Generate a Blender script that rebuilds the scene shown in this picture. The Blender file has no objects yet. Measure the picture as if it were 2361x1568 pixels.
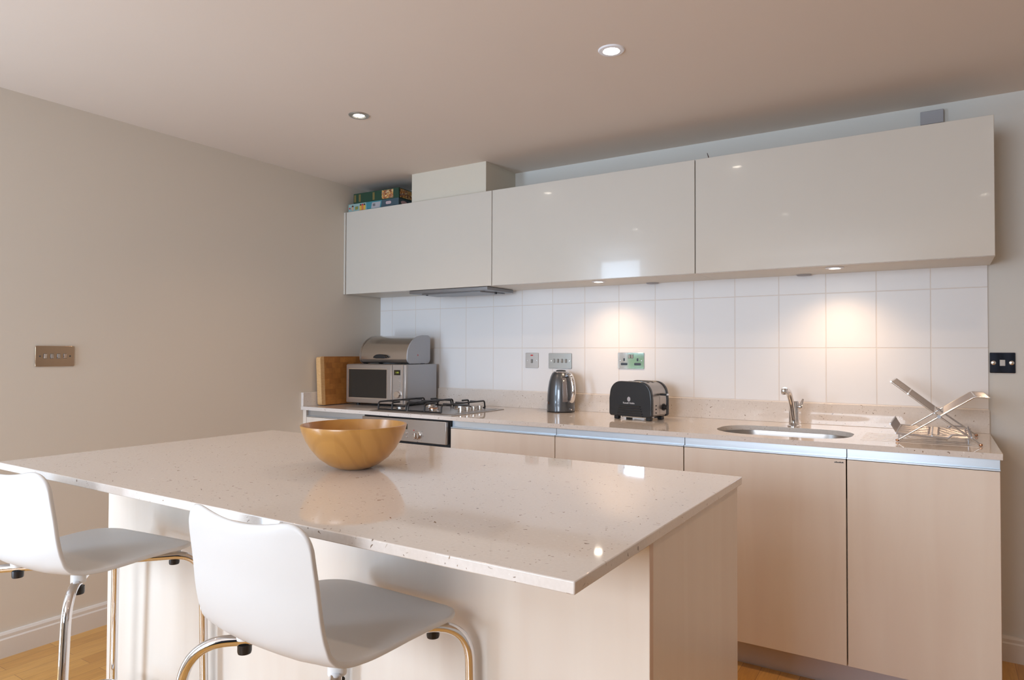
import bpy, bmesh, math, random
from mathutils import Vector, Matrix
random.seed(7)
SC = bpy.context.scene
COL = SC.collection
R = math.radians

# ------------------------------------------------------------------ camera
cam_d = bpy.data.cameras.new('camera')
cam = bpy.data.objects.new('camera', cam_d); COL.objects.link(cam)
YAW, PITCH, ROLL, FPX = .5647, .0178, .0034, 1552.5072
cyw, syw = math.cos(YAW), math.sin(YAW)
fwd0 = Vector((-syw, cyw, 0)); rt0 = Vector((cyw, syw, 0)); up0 = Vector((0, 0, 1))
fw = fwd0*math.cos(PITCH) + up0*math.sin(PITCH); u2 = up0*math.cos(PITCH) - fwd0*math.sin(PITCH)
rt = rt0*math.cos(ROLL) + u2*math.sin(ROLL); up = u2*math.cos(ROLL) - rt0*math.sin(ROLL)
m = Matrix((rt, up, -fw)).transposed().to_4x4(); m.translation = Vector((3.1823, -3.3692, 1.2313))
cam.matrix_world = m
cam_d.sensor_width = 36; cam_d.lens = FPX*36/2361; cam_d.clip_start = .02; cam_d.clip_end = 60
SC.camera = cam

# ------------------------------------------------------------------ world, exposure
w = bpy.data.worlds.new('sky'); SC.world = w; w.use_nodes = True
bg = w.node_tree.nodes['Background']; bg.inputs[0].default_value = (.8, .88, 1, 1); bg.inputs[1].default_value = 2.5
SC.view_settings.view_transform = 'Standard'; SC.view_settings.look = 'None'
SC.view_settings.gamma = 1; SC.view_settings.use_curve_mapping = False
SC.view_settings.exposure = -0.03
SC.cycles.use_denoising = True
SC.cycles.sample_clamp_indirect = 4.0
SC.cycles.caustics_reflective = False; SC.cycles.caustics_refractive = False
SC.cycles.max_bounces = 10; SC.cycles.diffuse_bounces = 5; SC.cycles.glossy_bounces = 5

# ------------------------------------------------------------------ large daylight sources (at the glazing)
def area(name, loc, rot, sx, sy, power, color):
    l = bpy.data.lights.new(name, 'AREA'); l.shape = 'RECTANGLE'; l.size = sx; l.size_y = sy; l.energy = power; l.color = color
    o = bpy.data.objects.new(name, l); COL.objects.link(o); o.location = loc; o.rotation_euler = rot
    return o
DAY = (.58, .77, 1.0)
area('daylight_door_sky', (.30, -4.03, 1.74), (R(90), 0, 0), .44, .94, 24, DAY)          # upper panes: sky
area('daylight_door_patio', (.30, -4.03, .53), (R(90), 0, 0), .44, .86, 30, DAY)      # lower panes: bright patio          # glazed balcony door, faces +Y
area('daylight_fill', (2.25, -5.38, 1.45), (R(90), 0, 0), 1.3, 1.0, 70, (.78, .88, 1.0))   # added soft fill at a guessed living-room window, faces +Y
WARM = (1.0, .67, .41)

# ------------------------------------------------------------------ materials
def nodes(name):
    mt = bpy.data.materials.new(name); mt.use_nodes = True; nt = mt.node_tree
    return mt, nt, nt.nodes, nt.links, nt.nodes['Principled BSDF']
def mat(name, c, rough=.5, metal=0, spec=.5, coat=0, noise=0, nscale=8, bump=0, bscale=200, coat_r=.05):
    mt, nt, N, L, b = nodes(name)
    b.inputs['Base Color'].default_value = (*c, 1); b.inputs['Roughness'].default_value = rough
    b.inputs['Metallic'].default_value = metal; b.inputs['Specular IOR Level'].default_value = spec
    b.inputs['Coat Weight'].default_value = coat; b.inputs['Coat Roughness'].default_value = coat_r
    tc = N.new('ShaderNodeTexCoord')
    if noise:
        n = N.new('ShaderNodeTexNoise'); n.inputs['Scale'].default_value = nscale; n.inputs['Detail'].default_value = 3
        L.new(tc.outputs['Object'], n.inputs['Vector'])
        mx = N.new('ShaderNodeMixRGB'); mx.blend_type = 'MIX'
        mx.inputs[1].default_value = (*[x*(1-noise) for x in c], 1); mx.inputs[2].default_value = (*[min(1, x*(1+noise)) for x in c], 1)
        L.new(n.outputs['Fac'], mx.inputs[0]); L.new(mx.outputs[0], b.inputs['Base Color'])
    if bump:
        n = N.new('ShaderNodeTexNoise'); n.inputs['Scale'].default_value = bscale; n.inputs['Detail'].default_value = 2
        L.new(tc.outputs['Object'], n.inputs['Vector'])
        bp = N.new('ShaderNodeBump'); bp.inputs['Strength'].default_value = bump; bp.inputs['Distance'].default_value = .001
        L.new(n.outputs['Fac'], bp.inputs['Height']); L.new(bp.outputs[0], b.inputs['Normal'])
    return mt
def brushed(name, c, rough=.3, stretch=(1, 1, 60), amt=.1):
    mt, nt, N, L, b = nodes(name)
    b.inputs['Metallic'].default_value = 1
    tc = N.new('ShaderNodeTexCoord'); mp = N.new('ShaderNodeMapping'); mp.inputs['Scale'].default_value = stretch
    n = N.new('ShaderNodeTexNoise'); n.inputs['Scale'].default_value = 12; n.inputs['Detail'].default_value = 4
    L.new(tc.outputs['Object'], mp.inputs[0]); L.new(mp.outputs[0], n.inputs['Vector'])
    mr = N.new('ShaderNodeMapRange'); mr.inputs['To Min'].default_value = rough-.06; mr.inputs['To Max'].default_value = rough+.08
    L.new(n.outputs['Fac'], mr.inputs['Value']); L.new(mr.outputs[0], b.inputs['Roughness'])
    mx = N.new('ShaderNodeMixRGB'); mx.inputs[1].default_value = (*[x*(1-amt) for x in c], 1); mx.inputs[2].default_value = (*[min(1, x*(1+amt)) for x in c], 1)
    L.new(n.outputs['Fac'], mx.inputs[0]); L.new(mx.outputs[0], b.inputs['Base Color'])
    return mt
def wood(name, c1, c2, stretch, scale=6, rough=.35, coat=.0, dist=2.0, wav=None):
    mt, nt, N, L, b = nodes(name)
    tc = N.new('ShaderNodeTexCoord'); mp = N.new('ShaderNodeMapping'); mp.inputs['Scale'].default_value = stretch
    L.new(tc.outputs['Object'], mp.inputs[0])
    n = N.new('ShaderNodeTexNoise'); n.inputs['Scale'].default_value = scale; n.inputs['Detail'].default_value = 5
    n.inputs['Distortion'].default_value = dist
    L.new(mp.outputs[0], n.inputs['Vector'])
    cr = N.new('ShaderNodeValToRGB'); cr.color_ramp.elements[0].color = (*c1, 1); cr.color_ramp.elements[1].color = (*c2, 1)
    cr.color_ramp.elements[0].position = .3; cr.color_ramp.elements[1].position = .7
    L.new(n.outputs['Fac'], cr.inputs[0]); L.new(cr.outputs[0], b.inputs['Base Color'])
    b.inputs['Roughness'].default_value = rough; b.inputs['Coat Weight'].default_value = coat; b.inputs['Coat Roughness'].default_value = .15
    return mt
def emis(name, c, s):
    mt, nt, N, L, b = nodes(name)
    b.inputs['Base Color'].default_value = (*c, 1); b.inputs['Emission Color'].default_value = (*c, 1); b.inputs['Emission Strength'].default_value = s
    return mt

def paint(name, c, v=.02):
    return mat(name, c, .85, spec=.25, noise=v, nscale=1.4, bump=.12, bscale=300)
M = {}
M['wall_left'] = paint('warm_magnolia_paint', (.675, .61, .53))
M['wall'] = paint('off_white_paint', (.655, .64, .605))
M['ceiling'] = paint('ceiling_paint', (.73, .645, .575))
M['skirting'] = mat('skirting_gloss', (.70, .655, .61), .4, noise=.02)
M['plaster'] = paint('boxing_paint', (.65, .60, .51))
def quartz():
    mt, nt, N, L, b = nodes('cream_quartz')
    tc = N.new('ShaderNodeTexCoord')
    nz = N.new('ShaderNodeTexNoise'); nz.inputs['Scale'].default_value = 22; nz.inputs['Detail'].default_value = 2
    L.new(tc.outputs['Object'], nz.inputs['Vector'])
    ad = N.new('ShaderNodeMixRGB'); ad.blend_type = 'LINEAR_LIGHT'; ad.inputs[0].default_value = .035
    L.new(tc.outputs['Object'], ad.inputs[1]); L.new(nz.outputs['Color'], ad.inputs[2])
    prev = None
    base = N.new('ShaderNodeTexNoise'); base.inputs['Scale'].default_value = 160; base.inputs['Detail'].default_value = 2
    L.new(tc.outputs['Object'], base.inputs['Vector'])
    m0 = N.new('ShaderNodeMixRGB'); m0.inputs[1].default_value = (.655, .60, .555, 1); m0.inputs[2].default_value = (.745, .69, .65, 1)
    L.new(base.outputs['Fac'], m0.inputs[0]); prev = m0.outputs[0]
    for (sx, sy, sz, rot, th, pick, colr) in ((40, 108, 80, .35, .15, .5, (.16, .10, .06)), (104, 38, 72, -.4, .15, .6, (.24, .15, .08)), (60, 60, 60, 0, .12, .6, (.85, .82, .78))):
        mp = N.new('ShaderNodeMapping'); mp.inputs['Scale'].default_value = (sx, sy, sz); mp.inputs['Rotation'].default_value = (0, 0, rot)
        L.new(ad.outputs[0], mp.inputs[0])
        v = N.new('ShaderNodeTexVoronoi'); v.inputs['Scale'].default_value = 1.0
        L.new(mp.outputs[0], v.inputs['Vector'])
        lt = N.new('ShaderNodeMath'); lt.operation = 'LESS_THAN'; lt.inputs[1].default_value = th
        L.new(v.outputs['Distance'], lt.inputs[0])
        sp = N.new('ShaderNodeSeparateColor'); L.new(v.outputs['Color'], sp.inputs[0])
        gt = N.new('ShaderNodeMath'); gt.operation = 'GREATER_THAN'; gt.inputs[1].default_value = pick
        L.new(sp.outputs[0], gt.inputs[0])
        mu = N.new('ShaderNodeMath'); mu.operation = 'MULTIPLY'; L.new(lt.outputs[0], mu.inputs[0]); L.new(gt.outputs[0], mu.inputs[1])
        mu2 = N.new('ShaderNodeMath'); mu2.operation = 'MULTIPLY'; L.new(mu.outputs[0], mu2.inputs[0]); L.new(sp.outputs[1], mu2.inputs[1])
        mx = N.new('ShaderNodeMixRGB'); mx.inputs[2].default_value = (*colr, 1); L.new(mu2.outputs[0], mx.inputs[0]); L.new(prev, mx.inputs[1])
        prev = mx.outputs[0]
    L.new(prev, b.inputs['Base Color']); b.inputs['Roughness'].default_value = .05; b.inputs['Specular IOR Level'].default_value = .6
    return mt
M['quartz'] = quartz()
def tiles():
    mt, nt, N, L, b = nodes('white_wall_tiles')
    tc = N.new('ShaderNodeTexCoord')
    sx = N.new('ShaderNodeSeparateXYZ'); L.new(tc.outputs['Object'], sx.inputs[0])
    def band(sock, off, per, half):
        a = N.new('ShaderNodeMath'); a.operation = 'SUBTRACT'; a.inputs[1].default_value = off; L.new(sock, a.inputs[0])
        d = N.new('ShaderNodeMath'); d.operation = 'DIVIDE'; d.inputs[1].default_value = per; L.new(a.outputs[0], d.inputs[0])
        ad = N.new('ShaderNodeMath'); ad.operation = 'ADD'; ad.inputs[1].default_value = 100.5; L.new(d.outputs[0], ad.inputs[0])
        fr = N.new('ShaderNodeMath'); fr.operation = 'FRACT'; L.new(ad.outputs[0], fr.inputs[0])
        s = N.new('ShaderNodeMath'); s.operation = 'SUBTRACT'; s.inputs[1].default_value = .5; L.new(fr.outputs[0], s.inputs[0])
        ab = N.new('ShaderNodeMath'); ab.operation = 'ABSOLUTE'; L.new(s.outputs[0], ab.inputs[0])
        mr = N.new('ShaderNodeMapRange'); mr.interpolation_type = 'SMOOTHSTEP'
        mr.inputs['From Min'].default_value = half/per*.6; mr.inputs['From Max'].default_value = half/per*1.6
        L.new(ab.outputs[0], mr.inputs['Value']); return mr.outputs[0]
    a = band(sx.outputs['X'], .1058, .2033, .0016); c = band(sx.outputs['Z'], 1.2543, .25, .0016)
    mn = N.new('ShaderNodeMath'); mn.operation = 'MINIMUM'; L.new(a, mn.inputs[0]); L.new(c, mn.inputs[1])
    mx = N.new('ShaderNodeMixRGB'); mx.inputs[1].default_value = (.75, .68, .63, 1); mx.inputs[2].default_value = (.79, .775, .775, 1)
    L.new(mn.outputs[0], mx.inputs[0]); L.new(mx.outputs[0], b.inputs['Base Color'])
    bp = N.new('ShaderNodeBump'); bp.inputs['Distance'].default_value = .001; bp.inputs['Strength'].default_value = .8
    L.new(mn.outputs[0], bp.inputs['Height']); L.new(bp.outputs[0], b.inputs['Normal'])
    b.inputs['Roughness'].default_value = .38; b.inputs['Specular IOR Level'].default_value = .45
    return mt
M['tiles'] = tiles()
M['gloss'] = mat('high_gloss_cream_laminate', (.61, .572, .515), .18, spec=.4, coat=.3, coat_r=.04, noise=.01)
M['carcass'] = mat('cream_melamine', (.70, .655, .58), .45, noise=.01)
M['dark_gap'] = mat('shadow_gap_edge', (.16, .12, .09), .7, noise=.05)
M['maple'] = wood('pale_maple_veneer', (.745, .65, .565), (.785, .705, .62), (4, 4, .35), 3, .38, .25, .6)
M['maple_edge'] = wood('maple_edge_banding', (.62, .46, .37), (.67, .52, .42), (5, 5, .5), 4, .4)
M['alu'] = brushed('satin_aluminium_rail', (.70, .78, .86), .35, (1, 40, 40), .03)
M['steel'] = brushed('brushed_steel', (.48, .44, .41), .33, (1, 1, 70), .06)
M['steel_lid'] = brushed('polished_steel_lid', (.56, .53, .50), .2, (1, 60, 60), .05)
M['steel_h'] = brushed('brushed_steel_sheet', (.50, .465, .44), .30, (1, 70, 70), .06)
M['steel_dark'] = brushed('grey_steel', (.30, .30, .31), .38, (1, 60, 60), .05)
M['plinth'] = mat('plinth_brushed_foil', (.56, .53, .56), .42, .35, noise=.02)
M['chrome'] = mat('polished_chrome', (.80, .80, .82), .05, 1, noise=.01)
M['wire'] = mat('dull_steel_wire', (.52, .52, .55), .32, 1, noise=.02)
M['chrome_soft'] = mat('satin_chrome', (.72, .70, .68), .2, 1, noise=.02)
M['nickel'] = mat('satin_nickel_plate', (.36, .34, .31), .3, 1, noise=.03)
M['wood_reflect'] = mat('nickel_wood_reflection', (.62, .44, .30), .12, 1, noise=.03)  # nickel, with the wood it mirrors mixed into its colour
M['silver'] = mat('silver_grey_paint', (.42, .43, .46), .4, .35, noise=.01)
M['black'] = mat('black_plastic', (.012, .012, .014), .35, noise=.1)
M['black_gloss'] = mat('black_gloss_shell', (.008, .012, .018), .26, spec=.65, coat=.2, noise=.1)
M['iron'] = mat('black_enamelled_iron', (.015, .015, .017), .42, noise=.15)
M['glass_dark'] = mat('dark_oven_glass', (.02, .018, .016), .08, spec=.6, noise=.1)
M['white_plastic'] = mat('white_moulded_plastic', (.62, .61, .60), .42, spec=.4, noise=.012, nscale=5)
M['white_cap'] = mat('white_nylon_spacer', (.80, .80, .80), .5, noise=.01)
M['graphite'] = mat('graphite_kettle_enamel', (.085, .093, .105), .3, .55, coat=.8, noise=.03)
M['water_glass'] = mat('smoked_water_window', (.20, .18, .18), .12, spec=.6, noise=.05)
M['red'] = mat('red_mark', (.55, .03, .03), .4, noise=.05)
M['dark_print'] = mat('dark_print', (.04, .04, .045), .5, noise=.05)
M['white_print'] = mat('white_print', (.75, .75, .78), .5, noise=.02)
M['copper'] = mat('copper_tinted_cap', (.55, .28, .16), .3, 1, noise=.05)
M['lens'] = emis('halogen_lens', (1, .90, .74), 45)
M['rim_white'] = mat('white_lamp_rim', (.84, .86, .92), .4, noise=.01)
M['rim_steel'] = mat('steel_lamp_rim', (.40, .40, .38), .3, .8, noise=.02)
M['display'] = mat('display_glass', (.02, .018, .01), .15, noise=.1)
M['digits'] = emis('display_digits', (.45, .5, .05), .25)
M['frame_white'] = mat('white_window_frame', (.8, .8, .8), .4, noise=.01)
M['grey_box'] = mat('grey_plastic_cover', (.36, .35, .37), .5, noise=.02)

def bowl_wood():
    mt, nt, N, L, b = nodes('turned_rubberwood')
    tc = N.new('ShaderNodeTexCoord'); mp = N.new('ShaderNodeMapping'); mp.inputs['Scale'].default_value = (1, 1, .45); mp.inputs['Location'].default_value = (.04, .3, .02)
    L.new(tc.outputs['Object'], mp.inputs[0])
    wv = N.new('ShaderNodeTexWave'); wv.wave_type = 'RINGS'; wv.rings_direction = 'Y'; wv.inputs['Scale'].default_value = 9; wv.inputs['Distortion'].default_value = 3; wv.inputs['Detail'].default_value = 2; wv.inputs['Detail Scale'].default_value = 1.2
    L.new(mp.outputs[0], wv.inputs['Vector'])
    cr = N.new('ShaderNodeValToRGB'); cr.color_ramp.elements[0].color = (.45, .22, .05, 1); cr.color_ramp.elements[1].color = (.50, .25, .06, 1); cr.color_ramp.elements[0].position = .0; cr.color_ramp.elements[1].position = .35
    L.new(wv.outputs['Fac'], cr.inputs[0])
    # glued staves: strips across x with slightly different tones
    sx = N.new('ShaderNodeSeparateXYZ'); L.new(tc.outputs['Object'], sx.inputs[0])
    dv = N.new('ShaderNodeMath'); dv.operation = 'MULTIPLY_ADD'; dv.inputs[1].default_value = 15.0; dv.inputs[2].default_value = 50.3; L.new(sx.outputs['X'], dv.inputs[0])
    fl = N.new('ShaderNodeMath'); fl.operation = 'FLOOR'; L.new(dv.outputs[0], fl.inputs[0])
    wn = N.new('ShaderNodeTexWhiteNoise'); wn.noise_dimensions = '1D'; L.new(fl.outputs[0], wn.inputs['W'])
    mx = N.new('ShaderNodeMixRGB'); mx.blend_type = 'MULTIPLY'; mx.inputs[2].default_value = (.90, .86, .80, 1)
    L.new(wn.outputs['Value'], mx.inputs[0]); L.new(cr.outputs[0], mx.inputs[1]); L.new(mx.outputs[0], b.inputs['Base Color'])
    b.inputs['Roughness'].default_value = .3; b.inputs['Coat Weight'].default_value = .4; b.inputs['Coat Roughness'].default_value = .2
    return mt
M['bowl'] = bowl_wood()
def block_wood():
    mt, nt, N, L, b = nodes('end_grain_board')
    tc = N.new('ShaderNodeTexCoord')
    sx = N.new('ShaderNodeSeparateXYZ'); L.new(tc.outputs['Object'], sx.inputs[0])
    cb = N.new('ShaderNodeCombineXYZ'); L.new(sx.outputs['Y'], cb.inputs[0]); L.new(sx.outputs['Z'], cb.inputs[1])
    br = N.new('ShaderNodeTexBrick'); br.inputs['Scale'].default_value = 1; br.inputs['Brick Width'].default_value = .045; br.inputs['Row Height'].default_value = .032
    br.inputs['Mortar Size'].default_value = .0004; br.inputs['Color1'].default_value = (.46, .20, .05, 1); br.inputs['Color2'].default_value = (.32, .125, .03, 1); br.inputs['Mortar'].default_value = (.25, .10, .03, 1)
    L.new(cb.outputs[0], br.inputs['Vector'])
    n = N.new('ShaderNodeTexNoise'); n.inputs['Scale'].default_value = 25; L.new(tc.outputs['Object'], n.inputs['Vector'])
    mx = N.new('ShaderNodeMixRGB'); mx.blend_type = 'MULTIPLY'; mx.inputs[0].default_value = .5; L.new(br.outputs['Color'], mx.inputs[1]); L.new(n.outputs['Fac'], mx.inputs[2])
    ml = N.new('ShaderNodeMixRGB'); ml.blend_type = 'MULTIPLY'; ml.inputs[0].default_value = 1; ml.inputs[2].default_value = (1.35, 1.3, 1.2, 1); L.new(mx.outputs[0], ml.inputs[1])
    L.new(ml.outputs[0], b.inputs['Base Color']); b.inputs['Roughness'].default_value = .5
    return mt
M['board'] = block_wood()
M['board_edge'] = wood('board_edge_strip', (.60, .35, .15), (.72, .46, .22), (3, 3, 14), 6, .5)
def parquet():
    mt, nt, N, L, b = nodes('oak_strip_floor')
    tc = N.new('ShaderNodeTexCoord'); mp = N.new('ShaderNodeMapping'); L.new(tc.outputs['Object'], mp.inputs[0])
    br = N.new('ShaderNodeTexBrick'); br.inputs['Scale'].default_value = 1; br.inputs['Brick Width'].default_value = .55; br.inputs['Row Height'].default_value = .07
    br.inputs['Mortar Size'].default_value = .0007; br.offset = .37
    br.inputs['Color1'].default_value = (.66, .36, .10, 1); br.inputs['Color2'].default_value = (.46, .215, .05, 1); br.inputs['Mortar'].default_value = (.20, .09, .03, 1)
    mp.inputs['Rotation'].default_value = (0, 0, R(90))
    L.new(mp.outputs[0], br.inputs['Vector'])
    mp2 = N.new('ShaderNodeMapping'); mp2.inputs['Scale'].default_value = (18, 1.5, 1); L.new(tc.outputs['Object'], mp2.inputs[0])
    n = N.new('ShaderNodeTexNoise'); n.inputs['Scale'].default_value = 4; n.inputs['Detail'].default_value = 5; n.inputs['Distortion'].default_value = 1.5; L.new(mp2.outputs[0], n.inputs['Vector'])
    mr = N.new('ShaderNodeMapRange'); mr.inputs['To Min'].default_value = .72; mr.inputs['To Max'].default_value = 1.25; L.new(n.outputs['Fac'], mr.inputs['Value'])
    mx = N.new('ShaderNodeMixRGB'); mx.blend_type = 'MULTIPLY'; mx.inputs[0].default_value = 1; L.new(br.outputs['Color'], mx.inputs[1]); L.new(mr.outputs[0], mx.inputs[2])
    L.new(mx.outputs[0], b.inputs['Base Color']); b.inputs['Roughness'].default_value = .32; b.inputs['Coat Weight'].default_value = .2
    return mt
M['floor'] = parquet()

# ------------------------------------------------------------------ mesh helpers
class MB:
    def __init__(s): s.v = []; s.f = []; s.mi = []; s.cur = 0
    def add(s, vs, fs):
        n = len(s.v); s.v += [tuple(v) for v in vs]; s.f += [tuple(i+n for i in f) for f in fs]; s.mi += [s.cur]*len(fs); return s
    def box(s, x0, x1, y0, y1, z0, z1, mtx=None):
        vs = [Vector(p) for p in ((x0,y0,z0),(x1,y0,z0),(x1,y1,z0),(x0,y1,z0),(x0,y0,z1),(x1,y0,z1),(x1,y1,z1),(x0,y1,z1))]
        if mtx: vs = [mtx @ v for v in vs]
        return s.add(vs, [(0,3,2,1),(4,5,6,7),(0,1,5,4),(1,2,6,5),(2,3,7,6),(3,0,4,7)])
    def tube(s, pts, r, n=10, closed=False, caps=True):
        pts = [Vector(p) for p in pts]; N = len(pts); rr = r if isinstance(r, (list, tuple)) else [r]*N
        T = []
        for i in range(N):
            a = pts[(i-1) % N] if (closed or i > 0) else pts[i]; b = pts[(i+1) % N] if (closed or i < N-1) else pts[i]
            T.append((b-a).normalized())
        ref = Vector((0, 0, 1)) if abs(T[0].z) < .9 else Vector((1, 0, 0))
        U = T[0].cross(ref).normalized(); rings = []
        for i in range(N):
            if i > 0:
                ax = T[i-1].cross(T[i])
                if ax.length > 1e-8: U = Matrix.Rotation(T[i-1].angle(T[i]), 3, ax.normalized()) @ U
            U = (U - T[i]*U.dot(T[i])).normalized(); V = T[i].cross(U)
            rings.append([pts[i] + (U*math.cos(2*math.pi*k/n) + V*math.sin(2*math.pi*k/n))*rr[i] for k in range(n)])
        vs = [p for rg in rings for p in rg]; fs = []
        for i in range(N if closed else N-1):
            j = (i+1) % N
            for k in range(n): fs.append((i*n+k, j*n+k, j*n+(k+1) % n, i*n+(k+1) % n))
        if caps and not closed: fs += [tuple(range(n)), tuple(reversed(range((N-1)*n, N*n)))]
        return s.add(vs, fs)
    def lathe(s, prof, n=40, mtx=None, closed=False):
        vs = []; fs = []; P = len(prof)
        for r, z in prof:
            for k in range(n): vs.append(Vector((r*math.cos(2*math.pi*k/n), r*math.sin(2*math.pi*k/n), z)))
        if mtx: vs = [mtx @ v for v in vs]
        for i in range(P if closed else P-1):
            j = (i+1) % P
            for k in range(n): fs.append((i*n+k, i*n+(k+1) % n, j*n+(k+1) % n, j*n+k))
        if not closed:
            if prof[0][0] > 1e-6: fs.append(tuple(reversed(range(n))))
            if prof[-1][0] > 1e-6: fs.append(tuple(range((P-1)*n, P*n)))
        return s.add(vs, fs)
    def prism(s, poly, d0, d1, axis='y', mtx=None):
        # poly in the two other axes, extruded along axis
        def P(a, b, d): return {'y': (a, d, b), 'x': (d, a, b), 'z': (a, b, d)}[axis]
        n = len(poly); vs = [Vector(P(a, b, d0)) for a, b in poly] + [Vector(P(a, b, d1)) for a, b in poly]
        if mtx: vs = [mtx @ v for v in vs]
        return s.add(vs, [tuple(range(n)), tuple(reversed(range(n, 2*n)))] + [(i, i+n, (i+1) % n+n, (i+1) % n) for i in range(n)])
    def build(s, name, m, parent=None, bev=0, smooth=True, seg=2, subs=0, loc=None):
        me = bpy.data.meshes.new(name); me.from_pydata(s.v, [], s.f)
        ms = m if isinstance(m, (list, tuple)) else [m]
        for q in ms: me.materials.append(q)
        if len(ms) > 1: me.polygons.foreach_set('material_index', s.mi)
        bm = bmesh.new(); bm.from_mesh(me); bmesh.ops.remove_doubles(bm, verts=bm.verts, dist=1e-6); bmesh.ops.recalc_face_normals(bm, faces=bm.faces)
        bm.to_mesh(me); bm.free()
        o = bpy.data.objects.new(name, me); COL.objects.link(o)
        if parent: o.parent = parent
        if loc: o.location = loc
        if bev:
            b = o.modifiers.new('bevel', 'BEVEL'); b.width = bev; b.segments = seg; b.limit_method = 'ANGLE'; b.angle_limit = R(40)
        if subs:
            q = o.modifiers.new('subsurf', 'SUBSURF'); q.levels = subs; q.render_levels = subs
        if smooth:
            for p in me.polygons: p.use_smooth = True
            if not subs:
                try: me.set_sharp_from_angle(angle=R(38))
                except Exception: pass
        return o
def box(name, m, x0, x1, y0, y1, z0, z1, parent=None, bev=0, smooth=False, mtx=None):
    if bev: smooth = True
    return MB().box(x0, x1, y0, y1, z0, z1, mtx).build(name, m, parent, bev, smooth)
def tag(o, label, cat, group=None):
    o['label'] = label; o['category'] = cat
    if group: o['group'] = group
    return o
def struct(o): o['kind'] = 'structure'; return o
def thing(name, label, cat, loc=(0, 0, 0), rz=0, group=None):
    o = bpy.data.objects.new(name, None); COL.objects.link(o); o.location = loc; o.rotation_euler = (0, 0, rz); o.empty_display_size = .05
    return tag(o, label, cat, group)
def arc(cx, cy, r, a0, a1, n=8):
    return [(cx + r*math.cos(R(a0+(a1-a0)*i/n)), cy + r*math.sin(R(a0+(a1-a0)*i/n))) for i in range(n+1)]
def rrect(x0, x1, y0, y1, r, n=6):
    rs = r if isinstance(r, (list, tuple)) else [r]*4   # bl, br, tr, tl
    return (arc(x0+rs[0], y0+rs[0], rs[0], 180, 270, n) + arc(x1-rs[1], y0+rs[1], rs[1], 270, 360, n) +
            arc(x1-rs[2], y1-rs[2], rs[2], 0, 90, n) + arc(x0+rs[3], y1-rs[3], rs[3], 90, 180, n))
def fillet(pts, r, n=6):
    pts = [Vector(p) for p in pts]; out = [pts[0]]
    for i in range(1, len(pts)-1):
        a, b, c = pts[i-1], pts[i], pts[i+1]; u = (a-b).normalized(); v = (c-b).normalized()
        d = min(r, (a-b).length*.49, (c-b).length*.49); p0 = b+u*d; p1 = b+v*d
        for k in range(n+1):
            t = k/n; out.append(p0*(1-t)**2 + b*2*t*(1-t) + p1*t*t)
    out.append(pts[-1]); return out
def text_obj(name, s, size, m, parent, mtx, ext=.0004, align='CENTER'):
    cu = bpy.data.curves.new(name, 'FONT'); cu.body = s; cu.size = size; cu.extrude = ext; cu.align_x = align; cu.align_y = 'CENTER'
    tmp = bpy.data.objects.new('t', cu); me = bpy.data.meshes.new_from_object(tmp); bpy.data.objects.remove(tmp)
    me.materials.clear(); me.materials.append(m)
    for v in me.vertices: v.co = mtx @ v.co
    o = bpy.data.objects.new(name, me); COL.objects.link(o)
    if parent: o.parent = parent
    return o
FRONT = Matrix.Rotation(R(90), 4, 'X')     # text facing -Y

# ------------------------------------------------------------------ room shell
ZC = 2.29; RX = 5.2; RY = -5.45
struct(box('floor', M['floor'], -.0, RX, RY, 0, -.05, 0))
struct(box('ceiling', M['ceiling'], -.12, RX+.1, RY-.1, .1, ZC, ZC+.08))
struct(box('wall_left', M['wall_left'], -.12, 0, -4.12, .1, 0, ZC))
struct(box('wall_back', M['wall'], 0, RX+.1, 0, .1, 0, ZC))
struct(box('wall_right', M['wall'], RX, RX+.1, RY-.1, 0, 0, ZC))
# rear wall, part one: beside the sofa end, with the glazed balcony door
mb = MB(); mb.box(0, .04, -4.14, -4.04, 0, ZC); mb.box(.56, 1.35, -4.14, -4.04, 0, ZC); mb.box(.04, .56, -4.14, -4.04, 2.27, ZC)
mb.box(1.27, 1.35, RY-.1, -4.14, 0, ZC)
struct(mb.build('wall_rear', M['wall'], smooth=False))
mb = MB(); mb.box(1.35, 1.6, RY-.1, RY, 0, ZC); mb.box(2.9, RX, RY-.1, RY, 0, ZC); mb.box(1.6, 2.9, RY-.1, RY, 0, .9); mb.box(1.6, 2.9, RY-.1, RY, 2.0, ZC)
struct(mb.build('wall_garden', M['wall'], smooth=False))
mb = MB()
for a in ((.04, .075), (.525, .56)): mb.box(a[0], a[1], -4.12, -4.07, 0, 2.27)
mb.box(.04, .56, -4.12, -4.07, 0, .08); mb.box(.04, .56, -4.12, -4.07, 2.22, 2.27)
struct(mb.build('door_1', M['frame_white'], smooth=False))
mb = MB()
for a in ((1.6, 1.65), (2.22, 2.28), (2.85, 2.9)): mb.box(a[0], a[1], RY-.08, RY-.03, .9, 2.0)
mb.box(1.6, 2.9, RY-.08, RY-.03, .9, .95); mb.box(1.6, 2.9, RY-.08, RY-.03, 1.95, 2.0)
struct(mb.build('guessed_window_1', M['frame_white'], smooth=False))  # guessed, unseen window frame added around the soft fill
def skirt(name, prof_axis, d0, d1, flip=1):
    P = [(0, 0), (.016, 0), (.016, .072), (.0125, .078), (.0125, .090), (.008, .099), (0, .1)]
    if prof_axis == 'left': poly = [(a, b) for a, b in P]; mb = MB().prism(poly, d0, d1, 'y')
    else: poly = [(-a, b) for a, b in P]; mb = MB().prism(poly, d0, d1, 'x')
    return struct(mb.build(name, M['skirting'], smooth=False))
skirt('baseboard_left', 'left', -4.04, -.6)
skirt('baseboard_back', 'back', 3.37, RX)
# boxed flue above the hob cabinet
struct(box('trim_1', M['plaster'], .5305, 1.068, -.307, 0, 2.114, ZC))

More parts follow.
